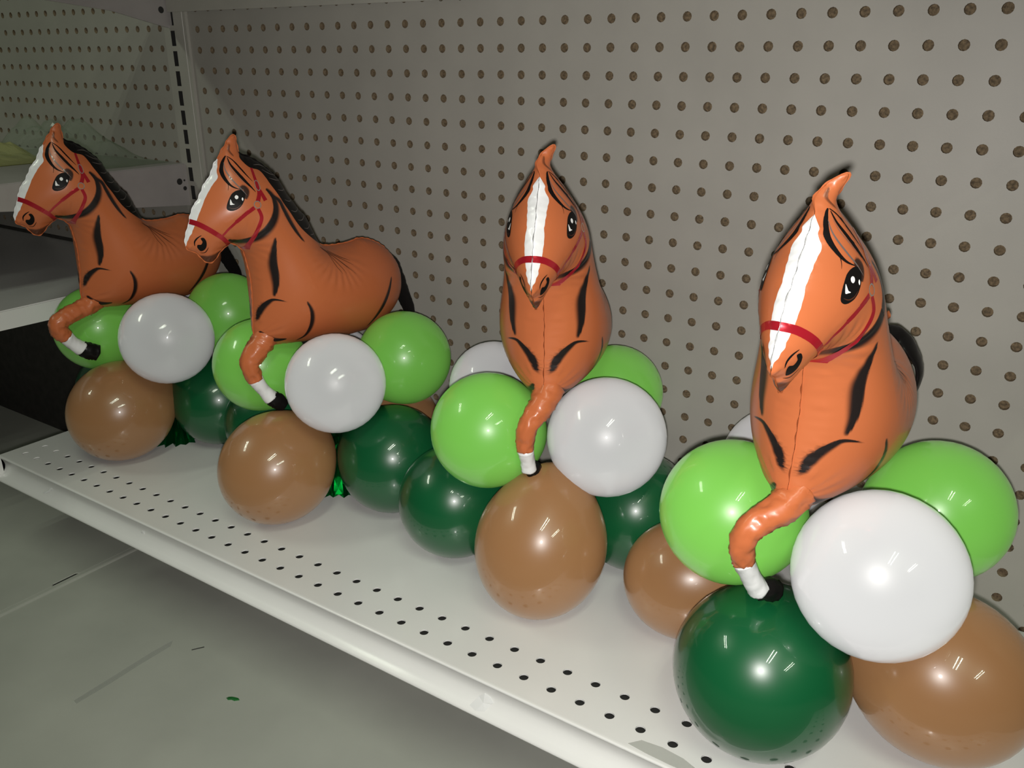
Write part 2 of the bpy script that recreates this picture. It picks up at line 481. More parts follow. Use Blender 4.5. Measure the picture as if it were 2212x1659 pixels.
BALLOONS = [
 ('D', 'g', (0.8895, -0.2606, 0.0625), 0.0625, 'large dark green balloon resting on the shelf under the rightmost horse hoof', 1),
 ('D', 'b', (0.9964, -0.1930, 0.0612), 0.0612, 'brown balloon at the bottom right corner below the nearest white balloon', 1),
 ('D', 'b', (0.7916, -0.1674, 0.0521), 0.0520, 'brown balloon half hidden behind the nearest dark green balloon', 1),
 ('D', 'w', (0.9535, -0.2482, 0.1586), 0.0552, 'biggest white balloon, in front of the rightmost horse belly', 0),
 ('D', 'l', (0.8459, -0.2263, 0.1616), 0.0530, 'lime green balloon behind the bent leg of the rightmost horse', 0),
 ('D', 'l', (0.9686, -0.1253, 0.1541), 0.0528, 'lime green balloon at far right between white balloon and pegboard', 0),
 ('D', 'w', (0.8286, -0.0627, 0.1307), 0.0500, 'white balloon barely peeking out behind the rightmost horse chest', 0),
 ('C', 'b', (0.6688, -0.2082, 0.0650), 0.0613, 'big brown balloon standing front and centre under the third horse', 1, (0.965, 0.965, 1.09), (0.05, 0.35, 1.0)),
 ('C', 'g', (0.5461, -0.1746, 0.0572), 0.0570, 'dark green balloon left of the central brown balloon, below a lime one', 1),
 ('C', 'g', (0.7056, -0.0943, 0.0587), 0.0587, 'dark green balloon right of the central brown balloon, mostly covered', 1),
 ('C', 'l', (0.6036, -0.1961, 0.1563), 0.0525, 'lime green balloon directly left of the third horse dangling leg', 0),
 ('C', 'w', (0.7021, -0.1540, 0.1585), 0.0530, 'white balloon directly right of the third horse dangling leg', 0),
 ('C', 'w', (0.5290, -0.0816, 0.1466), 0.0480, 'half covered white balloon behind the left flank of the third horse', 0),
 ('C', 'l', (0.6588, -0.0568, 0.1600), 0.0475, 'half covered lime green balloon behind the right flank of the third horse', 0),
 ('B', 'b', (0.3450, -0.2267, 0.0608), 0.0607, 'brown balloon on the shelf in front of the second horse arrangement', 1),
 ('B', 'g', (0.4325, -0.1405, 0.0600), 0.0598, 'dark green balloon under the white and lime ones of the second horse', 1),
 ('B', 'b', (0.3610, -0.0575, 0.0545), 0.0545, 'sliver of brown balloon by the pegboard behind the second horse cluster', 1),
 ('B', 'g', (0.2360, -0.1390, 0.0565), 0.0563, 'dark green balloon in shadow below the second horse raised leg', 1),
 ('B', 'w', (0.4061, -0.1912, 0.1587), 0.0515, 'white balloon in front of the second horse belly', 0),
 ('B', 'l', (0.2803, -0.1826, 0.1516), 0.0517, 'lime green balloon behind the bent leg of the second horse', 0),
 ('B', 'l', (0.4103, -0.0888, 0.1581), 0.0523, 'lime green balloon under the rump of the second horse', 0),
 ('B', 'w', (0.3080, -0.0900, 0.1300), 0.0450, 'white balloon showing as slivers beneath the second horse belly', 0),
 ('A', 'b', (0.0632, -0.2276, 0.0622), 0.0620, 'brown balloon on the shelf below the leftmost horse', 1),
 ('A', 'g', (0.1255, -0.1310, 0.0578), 0.0576, 'dark green balloon right of the leftmost brown balloon', 1),
 ('A', 'g', (-0.0310, -0.1750, 0.0526), 0.0525, 'dark green balloon sliver at far left behind the leftmost brown balloon', 1),
 ('A', 'w', (0.1365, -0.1991, 0.1614), 0.0538, 'white balloon in front of the leftmost horse belly', 0),
 ('A', 'l', (0.0021, -0.2047, 0.1531), 0.0527, 'lime green balloon behind the stretched leg of the leftmost horse', 0),
 ('A', 'l', (0.1198, -0.0961, 0.1648), 0.0518, 'lime green balloon between the leftmost horse and the second horse chest', 0),
 ('A', 'w', (0.0209, -0.1117, 0.1400), 0.0490, 'white balloon showing as slivers beneath the leftmost horse belly', 0),
]
for b in BALLOONS:
    balloon(*b)

# crinkled foil weights that anchor the arrangements
def weight(pos, label):
    mb = MB()
    n, rings = 44, [(0.040, 0.0), (0.037, 0.006), (0.029, 0.018), (0.018, 0.032), (0.010, 0.043), (0.006, 0.050), (0.010, 0.056), (0.017, 0.066)]
    rnd = random.Random(label)
    ph = [rnd.uniform(-1, 1) for _ in range(n)]
    vs = []
    for j, (r, z) in enumerate(rings):
        for i in range(n):
            a = 2 * math.pi * i / n
            k = 1 + 0.13 * (1 if i % 2 else -1) + 0.10 * ph[i]
            if j == 0:
                k *= 1.02
            vs.append((r * k * math.cos(a), r * k * math.sin(a), z + 0.002 * ph[(i * 3 + j) % n] * (j > 0)))
    fs = [(j * n + i, j * n + (i + 1) % n, (j + 1) * n + (i + 1) % n, (j + 1) * n + i) for j in range(len(rings) - 1) for i in range(n)]
    fs.append(tuple(range(n))[::-1])
    mb.add(vs, fs)
    o = mb.build('balloon_weight', 'foil_emerald')
    o.location = pos
    tag(o, label, 'balloon weight', 'green foil balloon weights')
weight((0.0560, -0.1500, 0.0003), 'shiny crinkled green foil weight beside the leftmost brown balloon')
weight((0.3365, -0.1290, 0.0003), 'shiny crinkled green foil weight right of the second brown balloon')

# ------------------------------------------------------------------ foil horse balloons
OUT=[(87.5,404),(91,403),(94,400.5),(97.5,395.5),(102,390),(106.6,383),(111,378.5),(116,368),(123,360.5),(127.5,353),(131,347),(135,342.5),(138.5,337),(141.3,330),(143,324),(146,318),(148,311.5),(148.3,305.5),(146.5,301.5),(143,299.8),(139,297.5),(135.5,293),(132.5,289),(129,286.5),(125,286),(120.5,288.5),(116,294),(110,298.5),(104.5,301.5),(99,300),(94,296),(91,292),(89.5,286),(88.6,281),(86.5,267.5),(86.2,247),(88,223),(89.5,208),(88,200),(82,193),(72,188.5),(60,187),(40,185),(20,183),(-5,181),(-30,179.5),(-55,183),(-75,192),(-88,204),(-95,218),(-97,232),(-94,248),(-87,261),(-76,272.5),(-65,279.5),(-53,284),(-44,285),(-34,283),(-18.6,282.5),(-7,283),(4,286),(10.5,293),(14.5,304),(18,314),(21,320.5),(27.6,327),(33,335),(40.5,346),(45.5,357),(50.5,364),(57,370),(64.5,376.5),(74.5,383),(83.5,386.5),(85,390),(85.6,396),(86,401)]
def resample(P,step,closed=True):
    P=np.array(P,float); n=len(P); out=[]
    rng=n if closed else n-1
    for i in range(rng):
        if closed: a,b,c,d=P[i-1],P[i],P[(i+1)%n],P[(i+2)%n]
        else: a,b,c,d=P[max(i-1,0)],P[i],P[i+1],P[min(i+2,n-1)]
        m=max(1,int(round(np.linalg.norm(c-b)/step)))
        for k in range(m):
            t=k/m
            out.append(.5*((2*b)+(-a+c)*t+(2*a-5*b+4*c-d)*t*t+(-a+3*b-3*c+d)*t**3))
    if not closed: out.append(P[-1])
    return np.array(out)
def seg_dist(Q,P):
    """distance of points Q to closed polyline P, arc length of nearest point"""
    A=P; B=np.roll(P,-1,0); D=B-A; L=np.linalg.norm(D,axis=1); cum=np.concatenate([[0],np.cumsum(L)])[:-1]
    best=np.full(len(Q),1e9); arc=np.zeros(len(Q))
    for i in range(len(A)):
        t=np.clip(((Q-A[i])@D[i])/max(L[i]**2,1e-9),0,1)
        d=np.hypot(*(Q-A[i]-t[:,None]*D[i]).T)
        m=d<best; best[m]=d[m]; arc[m]=cum[i]+t[m]*L[i]
    return best,arc
def inside(Q,P):
    x,y=Q[:,0],Q[:,1]; r=np.zeros(len(Q),bool); A=P; B=np.roll(P,-1,0)
    for (x0,y0),(x1,y1) in zip(A,B):
        c=((y0>y)!=(y1>y)); 
        if y1!=y0: r^=c&(x<(x1-x0)*(y-y0)/(y1-y0)+x0)
    return r
class Foil:
    def __init__(s,outline,h=1.5,k=1.03,step=1.6,q=.17):
        s.P=resample(outline,step); s.h=h; s.k=k; s.q=q
        lo=s.P.min(0)-3*h; hi=s.P.max(0)+3*h; s.lo=lo
        nx,ny=(np.ceil((hi-lo)/h)).astype(int)+1; s.n=(nx,ny)
        X,Y=np.meshgrid(lo[0]+np.arange(nx)*h,lo[1]+np.arange(ny)*h,indexing='ij')
        Q=np.stack([X.ravel(),Y.ravel()],1); ins=inside(Q,s.P).reshape(nx,ny)
        d=np.zeros(nx*ny); d[:],_=seg_dist(Q,s.P); d=d.reshape(nx,ny)
        phi=np.where(ins,np.minimum(d,40)*30,0.); I,J=np.indices((nx,ny)); w=1.93
        red=ins&((I+J)%2==0); blk=ins&((I+J)%2==1)
        for it in range(500):
            for m in (red,blk):
                nb=np.zeros_like(phi)
                nb[1:-1,1:-1]=phi[2:,1:-1]+phi[:-2,1:-1]+phi[1:-1,2:]+phi[1:-1,:-2]
                phi=np.where(m,phi+w*((nb+h*h)/4-phi),phi)
        good=ins&(d>1.2*h); g=np.where(good,phi/np.maximum(d,1e-6),0); m=good.astype(float)
        for it in range(8):   # extrapolate g outwards
            gs=np.zeros_like(g); ms=np.zeros_like(m)
            for dx in (-1,0,1):
                for dy in (-1,0,1):
                    gs+=np.roll(np.roll(g*m,dx,0),dy,1); ms+=np.roll(np.roll(m,dx,0),dy,1)
            fill=(m==0)&(ms>0); g[fill]=(gs[fill]/ms[fill]); m[fill]=1
        s.g=g
    def shape(s,Q,r):
        # head: lens-like section with a sharp face seam; body and neck: rounder
        x=np.clip((Q[:,0]-(70+(350-Q[:,1])*.48)+14)/28,0,1); m=x*x*(3-2*x)
        return m*25.0*(r/33)**1.6+(1-m)*48.5*(r/50)**1.25
    def w(s,Q,pucker=True):
        Q=np.atleast_2d(np.asarray(Q,float)); ins=inside(Q,s.P); d,arc=seg_dist(Q,s.P); d=np.where(ins,d,0)
        f=(Q-s.lo)/s.h; i=np.clip(np.floor(f).astype(int),0,np.array(s.n)-2); t=f-i
        G=lambda a,b:s.g[i[:,0]+a,i[:,1]+b]
        g=G(0,0)*(1-t[:,0])*(1-t[:,1])+G(1,0)*t[:,0]*(1-t[:,1])+G(0,1)*(1-t[:,0])*t[:,1]+G(1,1)*t[:,0]*t[:,1]
        w=s.shape(Q,np.sqrt(2*np.maximum(g*d,0)))
        if pucker:
            env=np.exp(-(d/3.4)**2)*np.minimum(1,d/1.2)
            face=np.clip((Q[:,0]-100)/6,0,1)*np.clip((Q[:,1]-300)/6,0,1)
            w=w+env*(.4*np.sin(arc*.95+1.7*np.sin(arc*.13))+.3*np.sin(arc*.41+2*np.sin(arc*.07))+face*.5*np.sin(arc*.42+1.3*np.sin(arc*.11)))
            # gathered pleats where the outline turns inward: withers, throat, top of the leg
            for (px,py,r0,rw,nn,am) in ((2,281,24,11,23,.42),(98,301,17,8,19,.34),(90,203,16,8,15,.42)):
                dx=Q[:,0]-px; dy=Q[:,1]-py; rr=np.hypot(dx,dy); th=np.arctan2(dy,dx)
                w=w+am*np.exp(-((rr-r0)/rw)**2)*np.sin(th*nn+1.5*np.sin(th*3))*np.minimum(1,d/4)
        return np.maximum(w,0)
FO = Foil(OUT)
HB = 180.0                      # local height of the base (mm)
def loc3(s, w, h):
    return np.stack([s, w, h - HB], -1) / 1000.0

def on_surface(Q, off, side=1):
    """lift plane points (s, h) onto the inflated panel, off mm proud of it"""
    Q = np.atleast_2d(np.asarray(Q, float))
    w = FO.w(Q)
    e = 0.5
    f = lambda a, b: FO.w(Q + [a, b], False) ** 2
    gx = (f(e, 0) - f(-e, 0)) / (2 * e)
    gy = (f(0, e) - f(0, -e)) / (2 * e)
    N = np.stack([-gx, np.maximum(2 * w, 0.3), -gy], 1)
    N /= np.linalg.norm(N, axis=1)[:, None]
    P = np.stack([Q[:, 0], w, Q[:, 1]], 1) + N * off
    P[:, 1] = np.maximum(P[:, 1], 0.02)
    P[:, 1] *= side
    P[:, 2] -= HB
    return P / 1000.0

def triangulate(poly, extra):
    n = len(poly)
    pts = [Vector(map(float, p)) for p in poly] + [Vector(map(float, p)) for p in extra]
    v, e, f, *_ = delaunay_2d_cdt(pts, [], [list(range(n))], 1, 1e-4)
    return np.array([tuple(q) for q in v]), [tuple(q) for q in f]

def grid_in(poly, sp, margin):
    lo, hi = poly.min(0), poly.max(0)
    xs = np.arange(lo[0], hi[0] + sp, sp)
    ys = np.arange(lo[1], hi[1] + sp, sp * 0.866)
    Q = np.array([(x + (sp / 2 if j % 2 else 0), y) for j, y in enumerate(ys) for x in xs])
    Q = Q[inside(Q, poly)]
    d, _ = seg_dist(Q, poly)
    return Q[d > margin]

class Patch:
    def __init__(s):
        s.mb = MB()
    def poly(s, pts, off, sp=1.6, mi=0, sides=(1, -1), smooth=True):
        pl = resample(pts, 0.8) if smooth else np.array(pts, float)
        V, Fc = triangulate(pl, grid_in(pl, sp, sp * 0.45))
        for sd in sides:
            P = on_surface(V, off, sd)
            s.mb.add(P, [f if sd > 0 else f[::-1] for f in Fc], mi)
        return s
    def strip(s, pts, w0, w1, off, mi=0, sides=(1, -1), wm=None, na=4, closed=False):
        C = resample(pts, 1.0, closed)
        n = len(C)
        T = (np.roll(C, -1, 0) - np.roll(C, 1, 0)) if closed else np.gradient(C, axis=0)
        T /= np.maximum(np.linalg.norm(T, axis=1), 1e-9)[:, None]
        Nn = np.stack([-T[:, 1], T[:, 0]], 1)
        t = np.linspace(0, 1, n)
        wd = (w0 + (w1 - w0) * t) if wm is None else np.where(t < .5, w0 + (wm - w0) * np.sin(t * math.pi), w1 + (wm - w1) * np.sin(t * math.pi))
        Q = np.concatenate([C + Nn * (wd * (k / na - .5))[:, None] for k in range(na + 1)])
        fs = []
        for k in range(na):
            for i in range(n if closed else n - 1):
                j = (i + 1) % n
                fs.append((k * n + i, k * n + j, (k + 1) * n + j, (k + 1) * n + i))
        for sd in sides:
            P = on_surface(Q, off, sd)
            s.mb.add(P, fs if sd > 0 else [f[::-1] for f in fs], mi)
        return s
    def build(s, name, mats, parent):
        return s.mb.build(name, mats, parent, smooth=True)

# --- body panel meshes (shared by all four horses)
def soft_line(Q, pts, wmax, soft_l, soft_r, amp=1.0, power=0.7):
    """airbrushed stroke: dark core, own softness on each side"""
    C = resample(pts, 1.0, False)
    best = np.full(len(Q), 1e9)
    sd = np.zeros(len(Q))
    tt = np.zeros(len(Q))
    for i in range(len(C) - 1):
        D = C[i + 1] - C[i]
        L2 = max(D @ D, 1e-9)
        t = np.clip(((Q - C[i]) @ D) / L2, 0, 1)
        v = Q - C[i] - t[:, None] * D
        d = np.hypot(v[:, 0], v[:, 1])
        m = d < best
        best[m] = d[m]
        cr = D[0] * v[:, 1] - D[1] * v[:, 0]
        sd[m] = np.sign(cr[m])
        tt[m] = (i + t[m]) / (len(C) - 1)
    env = np.clip(np.sin(np.pi * np.clip(tt, 0, 1)), 0, 1) ** power
    hw = wmax * env
    soft = np.where(sd > 0, soft_l, soft_r) * (0.25 + 0.75 * env)
    x = np.clip((best - hw) / np.maximum(soft, .05), 0, 1)
    a = (1 - x * x * (3 - 2 * x)) * amp * np.clip(hw / (0.25 * wmax), 0, 1)
    return a

SOFT = [   # airbrushed strokes printed on the foil: path, half width, softness left, softness right, strength, taper
 ([(112.2, 308.7), (103.2, 305.7), (95.8, 306.4), (89.0, 309.6), (81.5, 316.0), (74.7, 323.9), (69.8, 332.2), (67.7, 340.1), (68.5, 347.9), (72.9, 354.8)], 2.6, 4.5, 0.9, 1.0, 0.5),
 ([(72.5, 308.8), (73.8, 296.3), (74.4, 282.8), (73.4, 269.3), (73.6, 258.5), (75.7, 246.8)], 2.3, 3.6, 0.8),
 ([(65.0, 241.2), (75.7, 244.0), (80.9, 239.8), (84.8, 231.5), (88.2, 217.0)], 1.3, 0.6, 1.9, 1.0, 1.5),
 ([(49.4, 240.9), (45.3, 231.0), (43.6, 221.8), (43.7, 210.5), (46.1, 199.4), (52.4, 193.0)], 1.3, 1.0, 3.0),
 ([(-64.6, 245.1), (-56.1, 229.2), (-48.3, 215.8), (-39.9, 203.2), (-33.2, 191.8)], 1.7, 3.5, 1.2),
 ([(72.9, 354.8), (66.1, 346.4), (61.5, 341.6), (59.1, 333.9), (54.5, 321.5), (49.2, 310.7), (45.7, 305.0), (41.4, 299.2)], 1.6, 0.9, 2.6),
 ([(87.2, 209.0), (83.5, 203.0), (77.5, 198.5), (70.5, 197.0), (63.0, 197.5)], 1.9, 1.0, 2.2),
 ([(98.9, 355.8), (95.3, 358.1), (92.9, 355.6), (93.9, 351.0), (95.4, 347.2)], 1.9, 1.6, 1.6, 0.95),
 ([(137.3, 293.4), (129.6, 290.2), (122.2, 291.1), (114.6, 296.8)], 2.6, 3.0, 3.0, 0.85),
 ([(93.6, 396.7), (95.9, 390.8), (93.3, 385.3)], 0.5, 1.5, 0.6, 0.7),
]

BLAZE_IN = [(108.9, 378.8), (111.3, 372.0), (112.2, 367.2), (117.9, 361.0), (122.9, 354.4), (126.7, 348.7), (130.7, 342.0), (134.5, 335.4), (137.6, 328.9), (141.4, 320.9), (142.9, 317.6), (144.8, 315.0), (146.4, 311.4)]
MANE_IN = [(87.8, 383.5), (82.0, 375.0), (71.5, 370.8), (67.5, 363.8), (65.5, 358.0), (59.5, 345.5), (56.5, 338.9), (51.0, 329.6), (46.5, 320.8), (41.0, 312.6), (32.5, 304.0), (22.0, 295.8), (13.0, 290.5)]
def near_idx(a):
    return int(np.argmin(np.hypot(*(FO.P - np.array(a)).T)))
def body_meshes():
    """one triangulation of the printed sheet, cut along the blaze and mane outlines into body, blaze and mane"""
    P = FO.P
    n = len(P)
    T = np.roll(P, -1, 0) - np.roll(P, 1, 0)
    T /= np.linalg.norm(T, axis=1)[:, None]
    area = 0.5 * np.sum(P[:, 0] * np.roll(P[:, 1], -1) - np.roll(P[:, 0], -1) * P[:, 1])
    Nin = np.stack([-T[:, 1], T[:, 0]], 1) * (1 if area > 0 else -1)
    b0, b1 = near_idx((106.8, 382.7)), near_idx((148.3, 305.8))
    m0, m1 = near_idx((6.5, 288.6)), near_idx((84.2, 387.4))
    cb = resample([tuple(P[b0])] + BLAZE_IN + [tuple(P[b1])], 1.0, False)
    cm = resample([tuple(P[m1])] + MANE_IN + [tuple(P[m0])], 1.2, False)
    extra = []
    for off in (0.35, 1.0, 2.0, 3.2, 4.6):
        R = P + Nin * off
        R = R[inside(R, P)]
        d, _ = seg_dist(R, P)
        extra.append(R[d > off * 0.85])
    for st in SOFT:
        C = resample(st[0], 0.8, False)
        Tt = np.gradient(C, axis=0)
        Tt /= np.linalg.norm(Tt, axis=1)[:, None]
        Nn = np.stack([-Tt[:, 1], Tt[:, 0]], 1)
        for off in np.arange(-st[1] - st[3], st[1] + st[2] + 0.01, 0.32 if st[0][0][1] < 246 and st[0][0][0] > 60 else 0.7):
            extra.append(C + Nn * off)
    E = np.concatenate(extra + [grid_in(P, 1.9, 5.4)])
    E = E[inside(E, P)]
    d, _ = seg_dist(E, P)
    E = E[d > 0.3]
    # thin out points that crowd each other
    key = np.round(E / 0.33).astype(int)
    _, ui = np.unique(key, axis=0, return_index=True)
    E = E[np.sort(ui)]
    pts = [Vector(map(float, q)) for q in np.concatenate([P, cb[1:-1], cm[1:-1], E])]
    ib = [b0] + [n + k for k in range(len(cb) - 2)] + [b1]
    o2 = n + len(cb) - 2
    im = [m1] + [o2 + k for k in range(len(cm) - 2)] + [m0]
    edges = list(zip(ib, ib[1:])) + list(zip(im, im[1:]))
    v, e, f, *_ = delaunay_2d_cdt(pts, edges, [list(range(n))], 1, 1e-4)
    V = np.array([tuple(q) for q in v])
    Fc = np.array([tuple(q) for q in f])
    cen = V[Fc].mean(1)
    pb = np.concatenate([P[b0:b1 + 1], cb[1:-1][::-1]])
    rngm = [k % n for k in range(m0, (m1 if m1 > m0 else m1 + n) + 1)]
    pm = np.concatenate([P[rngm], cm[1:-1]])
    kind = np.where(inside(cen, pb), 1, np.where(inside(cen, pm), 2, 0))
    w = FO.w(V)
    dB, _ = seg_dist(V, P)
    edge = dB < 1e-3
    w[edge] = 0
    N = len(V)
    verts = np.concatenate([loc3(V[:, 0], w, V[:, 1]), loc3(V[:, 0], -w, V[:, 1])])
    rmap = np.arange(N) + N
    rmap[edge] = np.nonzero(edge)[0]
    A, B, Cc = V[Fc[:, 0]], V[Fc[:, 1]], V[Fc[:, 2]]
    ccw = (B - A)[:, 0] * (Cc - A)[:, 1] - (B - A)[:, 1] * (Cc - A)[:, 0] > 0
    left = np.where(ccw[:, None], Fc[:, ::-1], Fc)
    right = rmap[left[:, ::-1]]
    tri = np.concatenate([left, right])
    tk = np.concatenate([kind, kind])
    # smooth vertex normals of the whole balloon, shared by the cut pieces
    fn = np.cross(verts[tri[:, 1]] - verts[tri[:, 0]], verts[tri[:, 2]] - verts[tri[:, 0]])
    vn = np.zeros_like(verts)
    for k in range(3):
        np.add.at(vn, tri[:, k], fn)
    vn /= np.maximum(np.linalg.norm(vn, axis=1), 1e-12)[:, None]
    dark = np.zeros(N)
    for args in SOFT:
        dark = np.maximum(dark, soft_line(V, *args))
    dark = np.concatenate([dark, dark])
    # seam flange
    ar = np.arange(n)
    wav = 0.35 * np.sin(ar * 0.9) + 0.3 * np.sin(ar * 0.37)
    O1 = P - Nin * (0.9 + 0.3 * np.sin(ar * 1.3))[:, None]
    fv = np.concatenate([loc3(P[:, 0], np.full(n, .12), P[:, 1]), loc3(O1[:, 0], .12 + wav, O1[:, 1]),
                         loc3(O1[:, 0], -.12 + wav, O1[:, 1]), loc3(P[:, 0], np.full(n, -.12), P[:, 1])])
    sn = np.array([0, 1.0, 0])
    fnrm = np.concatenate([np.tile(sn, (2 * n, 1)), np.tile(-sn, (2 * n, 1))])
    fk = np.zeros(n, int)
    fk[b0:b1] = 1
    fk[rngm[:-1]] = 2
    allv = np.concatenate([verts, fv])
    alln = np.concatenate([vn, fnrm])
    alld = np.concatenate([dark, np.zeros(4 * n)])
    base = len(verts)
    out = []
    for k, (nm, m) in enumerate((('horse_body', 'foil_orange'), ('horse_blaze', 'foil_white'), ('horse_mane', 'foil_black'))):
        faces = [tuple(q) for q in tri[tk == k]]
        for i in range(n):
            if fk[i] == k:
                j = (i + 1) % n
                for c in range(3):
                    q = (base + c * n + i, base + c * n + j, base + (c + 1) * n + j, base + (c + 1) * n + i)
                    faces.append(q if area > 0 else q[::-1])
        used = np.unique(np.concatenate([np.array(q) for q in faces]))
        rem = np.full(len(allv), -1)
        rem[used] = np.arange(len(used))
        me = bpy.data.meshes.new(nm)
        me.from_pydata([tuple(map(float, q)) for q in allv[used]], [], [tuple(int(rem[i]) for i in q) for q in faces])
        if k == 0:
            at = me.attributes.new('print_dark', 'FLOAT', 'POINT')
            at.data.foreach_set('value', alld[used].astype(np.float32))
        me.materials.append(MATS[m])
        me.polygons.foreach_set('use_smooth', [True] * len(me.polygons))
        me.update()
        me.normals_split_custom_set_from_vertices([tuple(map(float, q)) for q in alln[used]])
        out.append(me)
    return out

BODY, BLAZE, MANE = body_meshes()

def build_prints(root):
    for nm, me in (('body', BODY), ('blaze', BLAZE), ('mane', MANE)):
        o = bpy.data.objects.new(nm, me)
        COL.objects.link(o)
        o.parent = root
        if nm == 'mane':
            mane = o
    for sd in (1, -1):          # the same print on both panels
        Sd = (sd,)
        pt = Patch()
        for a, b, c in [((68, 371.0), (60, 366), (52, 363.4)), ((64, 363), (56, 360), (48.5, 358.5)), ((59, 352), (52, 350), (45, 351)),
                        ((54, 342), (47, 339), (39, 339)), ((49, 331), (42, 328.5), (33, 330)), ((43, 321), (36, 319.5), (26.5, 322.5)),
                        ((37, 312), (30, 310.5), (20, 314.5)), ((30, 304), (23, 303), (16.5, 305.5)), ((76, 376), (68, 375), (61, 371.5))]:
            pt.strip([a, b, c], 0.15, 0.15, 0.3, wm=0.7, na=2, sides=Sd)
        pt.build('mane_strand', 'foil_grey', mane)
        pt = Patch()
        pt.strip([(100.3, 386.1), (104.8, 380.3), (107.6, 374.1), (108.0, 368.4), (106.4, 362.7), (103.5, 358.9), (98.7, 356.4)], 0.6, 0.3, 0.34, 0, wm=3.0, sides=Sd)
        pt.strip([(106.8, 366.7), (106.6, 362.2), (107.1, 358.8), (108.3, 355.9)], 0.9, 0.2, 0.34, 0, sides=Sd)
        pt.strip([(99.6, 384.7), (99.2, 378.5), (96.1, 371.5), (91.7, 363.7), (87.4, 357.5), (84.3, 352.9)], 0.5, 0.2, 0.34, 0, wm=2.8, sides=Sd)
        pt.strip([(99.7, 385.9), (95.7, 381.7), (91.4, 374.0), (87.6, 367.4), (84.2, 362.4)], 0.5, 0.2, 0.34, 0, wm=1.5, sides=Sd)
        pt.strip([(103.8, 380.3), (104.8, 374.7), (103.7, 368.7), (100.8, 362.3), (97.4, 357.1), (93.4, 350.4)], 0.3, 0.2, 0.40, 1, wm=1.2, na=2, sides=Sd)
        pt.strip([(100.9, 380.4), (99.9, 373.8), (95.8, 366.3), (91.5, 359.9)], 0.2, 0.1, 0.42, 1, wm=0.5, na=2, sides=Sd)
        pt.build('forelock', ['print_black', 'foil_grey'], root)
        # eye
        pt = Patch()
        pt.poly([(113.2, 339.9), (112.0, 343.9), (109.4, 348.6), (105.9, 353.1), (101.3, 355.6), (96.5, 355.7), (94.9, 352.3), (96.4, 347.7), (99.4, 343.0), (103.5, 339.3), (108.4, 337.5), (111.7, 337.8)], 0.28, 1.2, sides=Sd)
        eye = pt.build('eye', 'print_black', root)
        pt = Patch()
        pt.strip([(111.3, 340.7), (108.1, 339.4), (104.0, 340.3), (100.4, 343.3)], 0.2, 0.1, 0.36, sides=Sd, wm=0.7, na=2)
        pt.build('eyelid_rim', 'print_brown', eye)
        for g in ([(108.5, 348.1), (108.0, 346.0), (107.5, 344.2), (105.9, 343.3), (108.0, 343.0), (109.8, 343.0), (109.4, 345.5)],
                  [(102.7, 351.5), (101.5, 350.4), (101.9, 348.7), (103.5, 347.8), (104.6, 348.9), (104.3, 350.6)],
                  [(98.1, 349.2), (97.6, 347.6), (98.6, 346.0), (99.2, 347.7)]):
            pt = Patch()
            pt.poly(g, 0.38, 0.8, sides=Sd)
            pt.build('eye_glint', 'print_white', eye)
        # bridle
        pt = Patch()
        pt.strip([(142.0, 328.2), (137.9, 326.6), (133.4, 323.6), (128.3, 319.7), (123.2, 315.5), (118.2, 311.3), (110.7, 303.7), (107.9, 299.7)], 5.0, 3.6, 0.34, sides=Sd)
        pt.strip([(119.3, 312.8), (113.0, 320.5), (105.1, 328.2)], 2.0, 2.6, 0.32, sides=Sd)
        pt.strip([(106.9, 326.6), (97.7, 333.9), (89.1, 339.0)], 3.4, 3.6, 0.33, sides=Sd)
        pt.strip([(80.1, 373.8), (80.7, 366.2), (80.8, 358.0), (81.4, 351.0), (84.8, 344.1)], 2.6, 4.2, 0.33, sides=Sd)
        pt.strip([(79.8, 354.5), (78.1, 348.9), (76.8, 344.4)], 3.0, 4.2, 0.36, sides=Sd)
        pt.strip([(85.8, 337.8), (83.9, 329.6), (86.8, 321.0), (90.6, 310.5), (92.5, 302.0), (91.9, 295.4)], 3.2, 3.8, 0.36, sides=Sd)
        br = pt.build('bridle', 'foil_red', root)
        for cx, cy, rx, ry, wd in ((85.7, 341.4, 3.2, 3.2, 0.8), (80.8, 358.3, 2.4, 4.6, 0.7)):
            pt = Patch()
            pt.strip([(cx + rx * math.cos(a * math.pi / 6), cy + ry * math.sin(a * math.pi / 6)) for a in range(12)], wd, wd, 0.44, na=2, closed=True, sides=Sd)
            pt.build('buckle', 'foil_silver', br)
        pt = Patch()
        pt.poly([(137.0, 312.6), (134.5, 313.1), (132.4, 309.0), (132.3, 303.6), (134.2, 300.3), (136.7, 299.8), (139.6, 303.4), (139.6, 306.3), (136.8, 306.5), (135.7, 309.2)], 0.3, 1.0, sides=Sd)
        pt.strip([(141.9, 305.4), (141.8, 309.6), (139.5, 313.0), (136.1, 315.6)], 0.3, 0.3, 0.3, wm=1.3, na=2, sides=Sd)
        pt.strip([(136.4, 297.8), (132.7, 298.1), (130.3, 303.2)], 0.2, 0.2, 0.3, wm=0.8, na=2, sides=Sd)
        pt.build('nostril', 'print_black', root)
        pt = Patch()
        for h in ([(19.2, 289.6), (7.0, 281.0), (-15.5, 266.1)], [(15.4, 286.8), (0.8, 273.6), (-13.7, 257.7)], [(12.1, 284.1), (4.7, 272.1), (-2.1, 259.9)],
                  [(10.3, 281.3), (8.3, 270.5), (3.0, 260.8)], [(17.3, 287.9), (3.8, 276.6), (-7.8, 263.1)], [(7.8, 283.1), (-4.2, 275.3), (-14.2, 270.3)]):
            pt.strip(h, 0.5, 0.1, 0.3, na=1, wm=0.6, sides=Sd)
        pt.build('withers_hair', 'print_brown', root)

